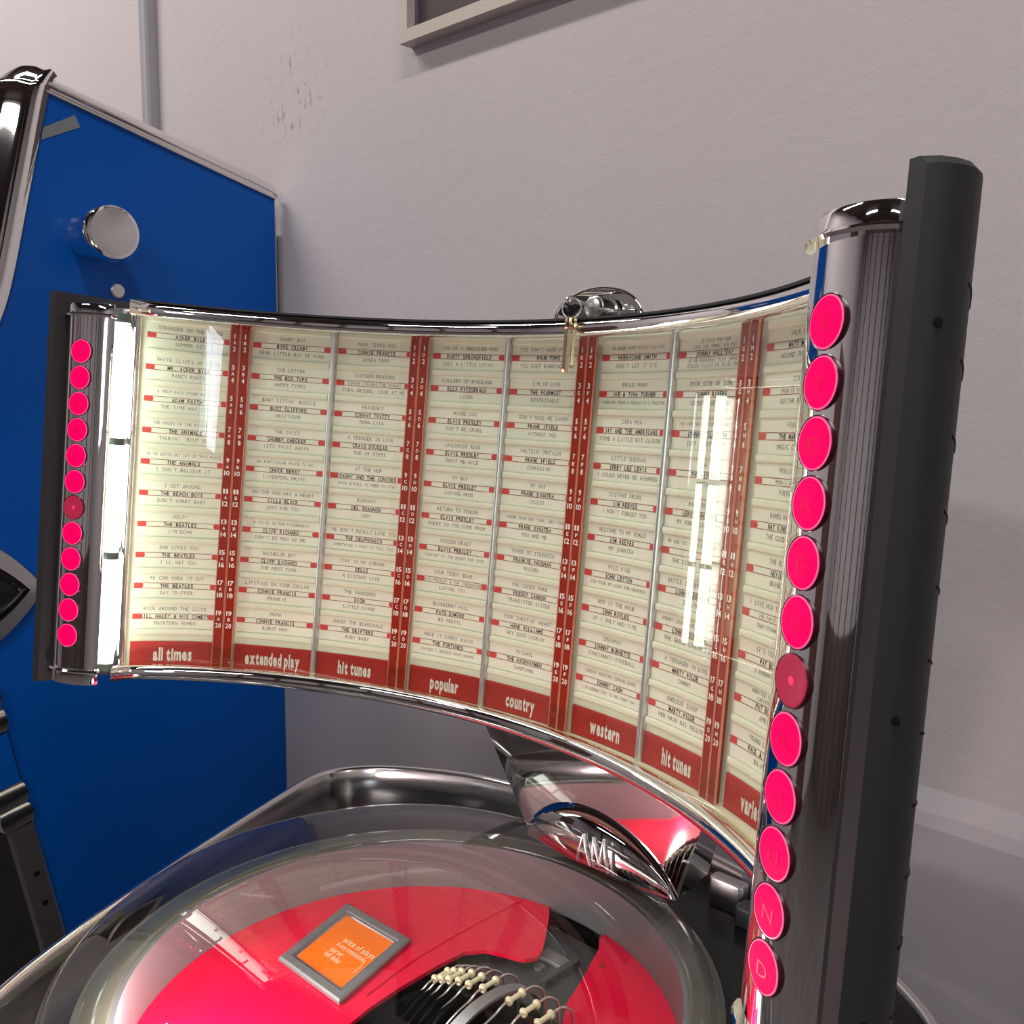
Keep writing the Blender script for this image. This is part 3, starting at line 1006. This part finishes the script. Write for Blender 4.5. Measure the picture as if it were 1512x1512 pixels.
cut = [(-1.25, 0.40), (-0.95, 0.05), (-0.13, -1.05), (0.20, -1.55), (0.29, -1.85), (0.10, -2.20), (-0.36, -2.37), (-1.01, -2.64), (-1.36, -3.15), (-1.42, -4.1), (-1.40, -5.5), (-1.30, -6.6),
       (-0.90, -8.6), (0.0, -9.6), (2.0, -10.0), (4.0, -9.6), (5.0, -8.2), (5.1, -6.0), (4.3, -4.15), (2.85, -3.75), (2.24, -2.82), (1.84, -1.65), (1.28, -0.29), (0.95, 0.15), (0.90, 0.40)]
bm_ = bmesh.new()
rim_pts = []
a0 = atan2(0.90, 0.40 - CC[1]); a1 = 2 * pi + atan2(-1.25, 0.40 - CC[1])
for k in range(97):
    a = a0 + (a1 - a0) * k / 96
    rim_pts.append((CC[0] + 6.89 * sin(a), CC[1] + 6.89 * cos(a)))
outline = rim_pts + [(c[0], c[1]) for c in cut[1:-1]]
vs = [bm_.verts.new((x, y, 0)) for x, y in outline]
es = [bm_.edges.new((vs[i], vs[(i + 1) % len(vs)])) for i in range(len(vs))]
res = bmesh.ops.triangle_fill(bm_, edges=es, use_beauty=True)
bm_.verts.index_update()
tris = [tuple(v.index for v in f_.verts) for f_ in bm_.faces]
co = [(v.co.x, v.co.y) for v in bm_.verts]
bm_.free()
b = MB()


def tray_z(x, y):
    return -12.5


b.add([W(x, y, tray_z(x, y)) for x, y in co], tris, 'red_tray')
b.add([W(x, y, tray_z(x, y) - 0.12) for x, y in co], tris, 'red_tray')
nO = len(outline)
b.grid([[W(x, y, tray_z(x, y)) for x, y in outline], [W(x, y, tray_z(x, y) - 0.12) for x, y in outline]], 'red_tray', closed_v=True)
TRAY = b.build('red_tray', JB, 0)
# raised rib pressed into the tray
b = MB()
rib = catmull([(-1.75, -6.4, 0), (-2.05, -4.6, 0), (-2.15, -2.8, 0), (-2.15, -1.0, 0), (-2.1, 0.05, 0)], 8)
b.tube([W(p.x, p.y, -12.50) for p in rib], 0.045 * U, 'red_tray', 8)
b.build('tray_rib', TRAY, 60)
b = MB()
b.lathe(W(1.86, 0.05 - 0.9, -12.51), (0, 0, 1), [(0.11 * U, 0), (0.11 * U, 0.02 * U), (0.0, 0.025 * U)], 'head_red', 16)
b.build('tray_screw', TRAY)

b = MB()
b.lathe(W(CC[0], CC[1], -13.1), (0, 0, 1), [(6.86 * U, -0.05 * U), (6.86 * U, 0.0), (0, 0.0)], 'gun', 64)
# leave only the rear plate: a wedge behind the rack
b = MB()
b.box(W, -1.9, 3.2, -3.0, 0.30, -13.15, -13.02, 'gun', 0.05)
b.box(W, -0.2, 0.9, -1.3, -0.85, -13.02, -12.86, 'grey_metal', 0.04)
b.box(W, 0.75, 0.95, -2.2, -0.7, -13.02, -12.78, 'gun', 0.03)
b.lathe(W(0.15, -1.6, -13.02), (0, 0, 1), [(0.16 * U, 0), (0.16 * U, 0.08 * U), (0.08 * U, 0.1 * U), (0, 0.1 * U)], 'grey_metal', 16)
b.build('mechanism_plate', JB, 30)

# ---- plaque with prices on the tray
def plq(u, v, h=0.0):
    """u 0..1 along the text, v 0..1 upwards"""
    A, B, C_, D = Vector((-4.72, -7.19)), Vector((-1.89, -7.14)), Vector((-2.77, -3.96)), Vector((-5.70, -4.10))
    q = A.lerp(B, u).lerp(D.lerp(C_, u), v)
    return W(q.x, q.y, -12.47 + h)


b = MB()


def rect(d, h):
    return [plq(d, d, h), plq(1 - d, d, h), plq(1 - d, 1 - d, h), plq(d, 1 - d, h)]


b.grid([rect(0, 0), rect(0, 0.09), rect(0.02, 0.12), rect(0.095, 0.12), rect(0.105, 0.05)], 'grey_metal', closed_v=True)
b.grid([rect(0.105, 0.05), rect(0.112, 0.085), rect(0.125, 0.085), rect(0.132, 0.04)], 'chrome_soft', closed_v=True)
b.add(rect(0.0, 0), [(0, 1, 2, 3)], 'grey_metal')
PQ = b.build('price_plaque', TRAY, 20)
b = MB()
b.add(rect(0.128, 0.045), [(0, 1, 2, 3)], 'orange')
b.add(rect(0.128, 0.005), [(0, 1, 2, 3)], 'orange')
b.grid([rect(0.128, 0.045), rect(0.128, 0.005)], 'orange', closed_v=True)
fpl = lambda x, z: plq(x, z, 0.052)
b.text("price of plays", fpl, 0.39, 0.605, 0.075, 'plaque_ink', width=0.46, bold=True, align='l')
b.text("in any combination", fpl, 0.37, 0.520, 0.06, 'plaque_ink', width=0.42, bold=True, align='l')
b.text("quarter", fpl, 0.36, 0.435, 0.065, 'plaque_ink', width=0.19, bold=True, align='l')
b.text("half dollar", fpl, 0.36, 0.355, 0.065, 'plaque_ink', width=0.24, bold=True, align='l')
for t_, v_ in (("1", 0.50), ("3", 0.43), ("7", 0.35)):
    b.text(t_, fpl, 0.80, v_, 0.06, 'plaque_ink', width=0.02 if t_ == "1" else 0.035, bold=False, align='l')
b.build('plaque_face', PQ, 0)

# ---- record rack: wire loops with cream bobbins, guide arm
SP = [(-0.10, -5.40), (0.20, -5.45), (0.55, -5.50), (0.92, -5.50), (1.34, -5.55), (1.80, -5.51), (2.67, -5.48), (3.19, -5.52), (3.63, -5.50)]


def spz(x):
    return -11.0 + (sqrt(max(5.5 ** 2 - (x - 2.7) ** 2, 0)) - sqrt(5.5 ** 2 - 0.9 ** 2))


b = MB()
b.tube([W(-0.9, -6.3, -13.6), W(4.4, -6.3, -13.6)], 0.35 * U, 'gun', 16)
b.tube([W(-1.0, -8.0, -15.0), W(4.5, -8.0, -15.0)], 0.12 * U, 'gun', 10)
b.tube([W(-1.0, -4.8, -15.0), W(4.5, -4.8, -15.0)], 0.12 * U, 'gun', 10)
RACK = b.build('record_rack', JB, 60)
for x, y in SP:
    z = spz(x)
    b = MB()
    pts = [W(x - 0.10, y - 3.1, z - 2.6), W(x - 0.08, y - 2.5, z - 1.55), W(x - 0.05, y - 1.7, z - 0.72), W(x - 0.02, y - 0.95, z - 0.28), W(x, y - 0.45, z - 0.12), W(x, y - 0.15, z), W(x, y + 0.25, z), W(x, y + 0.55, z), W(x + 0.03, y + 0.80, z + 0.02), W(x + 0.10, y + 1.02, z - 0.10), W(x + 0.13, y + 1.12, z - 0.35), W(x + 0.13, y + 1.16, z - 1.5)]
    b.tube(catmull(pts, 4), 0.034 * U, 'wire', 8)
    b.build('wire_loop', RACK, 60)
    b = MB()
    b.lathe(W(x, y - 0.02, z), (0, 1, 0), [(0.05 * U, 0), (0.105 * U, 0.0), (0.115 * U, 0.03 * U), (0.105 * U, 0.07 * U), (0.062 * U, 0.09 * U), (0.062 * U, 0.43 * U), (0.105 * U, 0.45 * U), (0.115 * U, 0.48 * U), (0.105 * U, 0.52 * U), (0.05 * U, 0.52 * U)], 'bobbin', 16)
    b.build('bobbin', RACK, 40)
b = MB()
arm = catmull([(2.02, -9.4, -13.9), (2.08, -8.3, -12.3), (2.16, -7.2, -11.45), (2.22, -6.2, -11.0), (2.30, -5.2, -10.95), (2.45, -4.4, -11.3), (2.6, -3.9, -12.4)], 6)
b.sweep([[W(p.x - 0.16, p.y, p.z - 0.04), W(p.x + 0.16, p.y, p.z - 0.04), W(p.x + 0.16, p.y, p.z + 0.04), W(p.x - 0.16, p.y, p.z + 0.04)] for p in arm], 'grey_metal')
b.build('guide_arm', RACK, 40)

# ---- clear dome and its base flange
b = MB()
rows = []
RDm, HD = 8.25, 2.95
for i in range(25):
    a = (pi / 2) * i / 24
    rr = RDm * cos(a)
    rows.append([p + Vector((-0.35 * U, -0.35 * U, 0)) for p in circ(max(rr, 0.001), -11.3 + HD * sin(a))])
b.grid(rows, 'dome_glass', closed_v=True)
DOME = b.build('dome', JB, 80)
b = MB()
b.grid([circ(6.98, -11.2), circ(6.98, -10.97), circ(7.05, -10.92), circ(7.75, -10.95), circ(7.85, -11.0), circ(7.85, -11.44), circ(7.70, -11.44)], 'flange', closed_v=True)
b.build('dome_flange', DOME, 60)

# lamp that lights the red bay from under the front of the flange
b = MB()
pts = [W(CC[0] + 6.55 * sin(a), CC[1] + 6.55 * cos(a), -11.35) for a in [pi - 0.42 + 0.84 * i / 24 for i in range(25)]]
b.tube(pts, 0.13 * U, 'tube', 12)
b.build('bay_lamp', JB)
ld = bpy.data.lights.new('bay_glow', 'POINT')
ld.energy = 1.6
ld.color = (1.0, 0.80, 0.82)
ld.shadow_soft_size = 0.03
lo_ = bpy.data.objects.new('bay_glow', ld)
COL.objects.link(lo_)
lo_.location = W(-2.5, -11.6, -10.9)

# ================================================================== records in the rack
xs = [-0.25, 0.05, 0.38, 0.74, 1.12, 1.55, 2.95, 3.42]
for i, x in enumerate(xs):
    z = spz(x) - 2.52
    b = MB()
    c = W(x, -6.3, min(z, -13.55))
    b.lathe(c - Vector((0.001, 0, 0)), (1, 0, 0), [(0.0, 0), (0.8 * U, 0), (0.85 * U, 0.0002), (2.42 * U, 0.0002), (2.5 * U, 0.001), (2.42 * U, 0.0018), (0.85 * U, 0.0018), (0.8 * U, 0.002), (0.0, 0.002)], 'vinyl', 64,
            keys=['record_label', 'vinyl', 'vinyl', 'vinyl', 'vinyl', 'vinyl', 'vinyl', 'record_label'])
    o = b.build('vinyl_record', None, 30, origin=c)
    o['label'] = 'black vinyl record standing on edge between wires in the rack under the dome'
    o['category'] = 'record'
    o['group'] = 'records in the rack'

# ================================================================== keys hanging from the lock
KR = empty('key_bunch', PW(0.10, -1.30, 5.72), 'bunch of brass keys on a wire ring hanging from the lock above the title board', 'keys')
b = MB()
rc = Vector((0.12, -1.24, 5.70))
v1 = Vector((0.93, 0.36, 0)); v2 = Vector((0, 0, 1))
b.tube([PW(*(rc + v1 * 0.27 * cos(2 * pi * k / 28) + v2 * 0.27 * sin(2 * pi * k / 28))) for k in range(28)], 0.022 * U, 'nickel', 8, closed=True)
b.build('split_ring', KR, 60)


def key(name, fx, L_, mat_, parent):
    b = MB()
    t = 0.036
    out = []
    for k in range(17):                      # bow
        a = radians(250 - 320 * k / 16) if False else radians(-70 + 320 * k / 16)
        out.append((0.13 * cos(a), -0.14 + 0.15 * sin(a)))
    shaft = [(-0.055, -0.34), (-0.055, -L_ + 0.08), (0.0, -L_), (0.05, -L_ + 0.06)]
    z = -L_ + 0.12
    while z < -0.42:
        shaft += [(0.062, z), (0.034, z + 0.04)]
        z += 0.09
    shaft += [(0.055, -0.34)]
    poly = sorted([(x, z) for x, z in out], key=lambda q: 0) if False else out
    # bow as a ring plate, shaft as a notched blade
    n = 20
    for th in (0,):
        b.sweep([[fx(x, zz, d) for x, zz in shaft] for d in (-t, t)], mat_)
    b.grid([[fx(0.125 * cos(2 * pi * k / n), -0.17 + 0.185 * sin(2 * pi * k / n), -t) for k in range(n)],
            [fx(0.125 * cos(2 * pi * k / n), -0.17 + 0.185 * sin(2 * pi * k / n), t) for k in range(n)],
            [fx(0.05 * cos(2 * pi * k / n), -0.08 + 0.05 * sin(2 * pi * k / n), t) for k in range(n)],
            [fx(0.05 * cos(2 * pi * k / n), -0.08 + 0.05 * sin(2 * pi * k / n), -t) for k in range(n)]], mat_, closed_u=True, closed_v=True)
    return b.build(name, parent, 30)


for i, (dx, dy, L_, yaw) in enumerate(((-0.075, -0.06, 1.49, 2.05), (0.005, -0.01, 1.50, 2.2), (0.095, 0.06, 1.38, 2.45))):
    ca, sa = cos(yaw), sin(yaw)
    key('key', lambda x, z, d, dx=dx, dy=dy, ca=ca, sa=sa: PW(rc.x + dx + x * ca - d * sa, rc.y + dy + x * sa * 0.9 + d * ca, rc.z - 0.24 + z), L_, 'brass', KR)
# the key standing in the lock, flat along the barrel axis
key('key', lambda x, z, d: PW(d + x * 0.25, -1.33 - z, 5.93 + x * 0.95), 1.12, 'nickel', KR)

# ================================================================== blue jukebox on the left
BX = -27.5
BJ = empty('jukebox', W(BX - 12, 0, floor_z), 'blue sided jukebox with chrome edges standing behind the title board on the left', 'jukebox')
sidep = [(-3.60, 16.0), (7.55, 13.15), (7.60, floor_z), (-1.6, floor_z), (-4.80, -22.3), (-6.90, -11.3), (-8.60, -3.2), (-6.9, 4.0), (-5.70, 7.4)]
b = MB()
b.sweep([[W(BX, y, z) for y, z in sidep], [W(BX - 0.5, y, z) for y, z in sidep]], 'blue')
b.build('side_panel', BJ, 0)
b = MB()
bodyp = [(y + (0.25 if y < 0 else -0.5), z - (0.2 if z > 10 else 0)) for y, z in sidep]
b.sweep([[W(BX - 0.5, y, z) for y, z in bodyp], [W(BX - 24, y, z) for y, z in bodyp]], 'black_dark')
b.build('cabinet', BJ, 0)
# chrome edging over the sloping top
b = MB()
y0, z0, y1, z1 = -3.75, 16.02, 7.55, 13.15
L = sqrt((y1 - y0) ** 2 + (z1 - z0) ** 2)
ty, tz = (y1 - y0) / L, (z1 - z0) / L
ny, nz = -tz, ty
prof = [(-0.30, -0.02), (0.16, -0.02), (0.20, 0.03), (0.20, 0.10), (0.13, 0.14), (0.13, 0.24), (0.20, 0.30), (0.19, 0.42), (0.08, 0.66), (-0.06, 0.74), (-0.30, 0.76)]
secs = []
for t in [0, L * 0.3, L * 0.6, L * 0.93, L * 0.965, L * 0.99, L * 1.004]:
    k = 1.0 if t < L * 0.94 else (0.93 if t < L * 0.97 else (0.72 if t < L * 0.995 else 0.45))
    secs.append([W(BX + px, y0 + ty * t + ny * h * (k if h > 0.1 else 1), z0 + tz * t + nz * h * (k if h > 0.1 else 1)) for px, h in prof])
b.sweep(secs, 'chrome_soft')
b.build('top_edging', BJ, 50)
b = MB()
b.box(W, BX - 0.02, BX + 0.03, 7.54, 7.60, floor_z, 13.1, 'chrome_soft')
b.build('rear_edging', BJ, 0)
# chrome corner band down the front edge: flat flange on the side and a fat rounded nose
b = MB()
path = [(-3.25, 16.78), (-3.42, 16.60), (-3.58, 16.2), (-3.75, 15.6), (-4.60, 12.0), (-5.70, 7.4), (-6.90, 4.0), (-8.55, -3.1)]
pp = catmull([(0, y, z) for y, z in path], 5)
secs = []
for i, p in enumerate(pp):
    t = (pp[min(i + 1, len(pp) - 1)] - pp[max(i - 1, 0)]).normalized()
    nn = Vector((0, t.z, -t.y))
    if nn.y > 0:
        nn = -nn
    if i < 6 and nn.z < 0:
        nn = -nn
    k = min(1.0, 0.55 + 0.03 * i)
    q = []
    for dx, dn in [(0.02, -0.05), (0.16, 0.0), (0.18, 0.35), (0.12, 0.62), (-0.05, 0.70), (-0.30, 0.74), (-0.7, 1.15), (-1.4, 1.55), (-2.3, 1.70), (-3.3, 1.60), (-4.4, 1.2), (-5.2, 0.6), (-5.3, -0.05)]:
        q.append(W(BX + dx, p.y + nn.y * dn * k, p.z + nn.z * dn * k))
    secs.append(q)
b.sweep(secs, 'chrome')
b.build('corner_band', BJ, 50)
# round chrome knob
b = MB()
b.lathe(W(BX, -2.05, 10.12), (1, 0, 0), [(1.08 * U, 0), (1.08 * U, 0.10 * U), (1.03 * U, 0.2 * U), (1.02 * U, 1.55 * U), (1.20 * U, 1.70 * U), (1.24 * U, 1.95 * U), (1.22 * U, 2.25 * U), (1.14 * U, 2.42 * U), (1.02 * U, 2.46 * U), (0, 2.52 * U)], 'chrome', 48,
        keys=['chrome'] * 7 + ['chrome', 'alu'])
b.build('side_knob', BJ, 40)
b = MB()
b.sweep([[W(BX + h, y, z) for y, z in ((-3.90, 14.55), (-2.53, 15.34), (-2.31, 14.86), (-4.02, 14.01))] for h in (0.0, 0.04)], 'grey_label')
b.build('tape_strip', BJ, 0)
b = MB()
b.lathe(W(BX, -0.95, 7.82), (1, 0, 0), [(0.34 * U, 0), (0.34 * U, 0.10 * U), (0.28 * U, 0.16 * U), (0, 0.17 * U)], 'alu', 24)
b.build('round_plug', BJ, 40)
# almond-shaped chrome ornament at the front bulge
tip = Vector((-4.95, -5.66)); base = Vector((-11.0, -5.50))


def almond(k, h):
    out = []
    n = 24
    c = tip.lerp(base, 0.5)
    hw_ = (tip - base).length / 2
    for i in range(2 * n):
        t = -1 + 2 * (i / n) if i < n else 1 - 2 * ((i - n) / n)
        up = 1 if i < n else -1
        y = c.x + t * hw_ * (1 - (1 - k) * 0.55) + (k - 1) * 0.4
        z = c.y + up * 2.75 * k * (1 - abs(t) ** 1.7) * 0.92
        out.append(W(BX + h, y, z))
    return out


b = MB()
b.grid([almond(1.0, 0.0), almond(1.0, 0.30), almond(0.97, 0.42)], 'alu', closed_v=True)
b.grid([almond(0.97, 0.42), almond(0.66, 0.50)], 'alu', closed_v=True)
b.grid([almond(0.66, 0.50), almond(0.63, 0.20), almond(0.58, 0.16)], 'black_gloss', closed_v=True)
b.grid([almond(0.58, 0.16), almond(0.55, 0.42), almond(0.50, 0.42), almond(0.47, 0.2)], 'chrome', closed_v=True)
b.grid([almond(0.47, 0.2), almond(0.2, 0.24), almond(0.01, 0.24)], 'black_gloss', closed_v=True)
b.build('side_ornament', BJ, 40)
# lower front post with bolt holes and chrome clip bands
b = MB()
low_p = [(-8.45, -3.6), (-7.05, -11.2), (-4.95, -22.3), (-1.75, floor_z + 0.2)]


def lowat(z):
    for (ya, za), (yb, zb2) in zip(low_p, low_p[1:]):
        if zb2 <= z <= za:
            return ya + (yb - ya) * (za - z) / (za - zb2)
    return low_p[-1][0]


b.sweep([[W(BX + 0.02, lowat(z), z), W(BX + 0.30, lowat(z) - 0.02, z), W(BX + 0.30, lowat(z) - 0.95, z - 0.15), W(BX - 0.6, lowat(z) - 0.95, z - 0.15)] for z in (-16.4, -19, -22.3, -30, floor_z + 0.3)], 'post')
POST = b.build('front_post', BJ, 0)
for z in (-18.95, -20.5):
    b = MB()
    b.lathe(W(BX + 0.29, lowat(z) - 0.42, z), (1, 0, 0), [(0.14 * U, 0), (0.14 * U, 0.02 * U), (0.0, 0.022 * U)], 'black_dark', 12)
    b.build('bolt_hole', POST)
b = MB()
b.sweep([[W(BX + 0.02, lowat(z) + 0.02, z), W(BX + 0.34, lowat(z), z), W(BX + 0.34, lowat(z) - 1.1, z - 0.25), W(BX - 4, lowat(z) - 1.3, z - 1.1), W(BX - 4, lowat(z) - 0.2, z - 1.1)] for z in (-11.9, -14.3)], 'blue')
b.build('front_shoulder', BJ, 0)
for za, zb_ in ((-14.3, -16.3), (-9.5, -11.8)):
    b = MB()
    for k in range(2):
        z_a = za - k * (za - zb_) * 0.5
        zs = [z_a, z_a - 0.15, z_a - (za - zb_) * 0.25, z_a - (za - zb_) * 0.5 + 0.15, z_a - (za - zb_) * 0.5]
        ex = [0.0, 0.10, 0.15, 0.10, 0.0]
        b.sweep([[W(BX + 0.02, lowat(z) + 0.02 + e_, z), W(BX + 0.34 + e_, lowat(z) + e_, z), W(BX + 0.34 + e_, lowat(z) - 1.1 - e_, z - 0.30), W(BX - 4, lowat(z) - 1.3 - e_, z - 1.2), W(BX - 4, lowat(z) - 0.2, z - 1.2)] for z, e_ in zip(zs, ex)], 'chrome_soft')
    b.build('clip_band', BJ, 40)

# ================================================================== things on the wall
PF = empty('picture_frame', W(-5, 8, 18.3), 'pale framed dark picture hanging on the wall above the title board', 'picture')
b = MB()
x0, x1, z0, z1, d = -16.86, 10.5, 18.34, 42.0, 0.75
fw = 0.52


def rc2(k, y):
    return [W(x0 + k, 8 - y, z0 + k), W(x1 - k, 8 - y, z0 + k), W(x1 - k, 8 - y, z1 - k), W(x0 + k, 8 - y, z1 - k)]


b.grid([rc2(0, 0), rc2(0, d), rc2(fw, d), rc2(fw, d - 0.45)], 'frame', closed_v=True)
b.grid([rc2(fw, d - 0.45), rc2(fw + 0.22, d - 0.46)], 'print_edge', closed_v=True)
b.build('frame', PF, 20)
b = MB()
b.grid([rc2(fw, d - 0.47), rc2(fw, 0.01)], 'print', closed_v=True)
b.add(rc2(fw, d - 0.47), [(0, 1, 2, 3)], 'print')
b.build('print', PF, 0)

b = MB()
cxa, cxb = -41.75, -40.70
b.sweep([[W(x, y, z) for x, y in ((cxa, 8), (cxa, 7.35), (cxa + 0.25, 7.25), (cxa + 0.5, 7.32), (cxa + 0.75, 7.25), (cxb - 0.1, 7.25), (cxb, 7.4), (cxb, 8))] for z in (-43.0, 74.0)], 'conduit')
o = b.build('cable_trunking', None, 20, origin=W(-41.2, 8, 0))
o['label'] = 'grey vertical cable trunking on the wall behind the blue jukebox'
o['category'] = 'cable trunking'
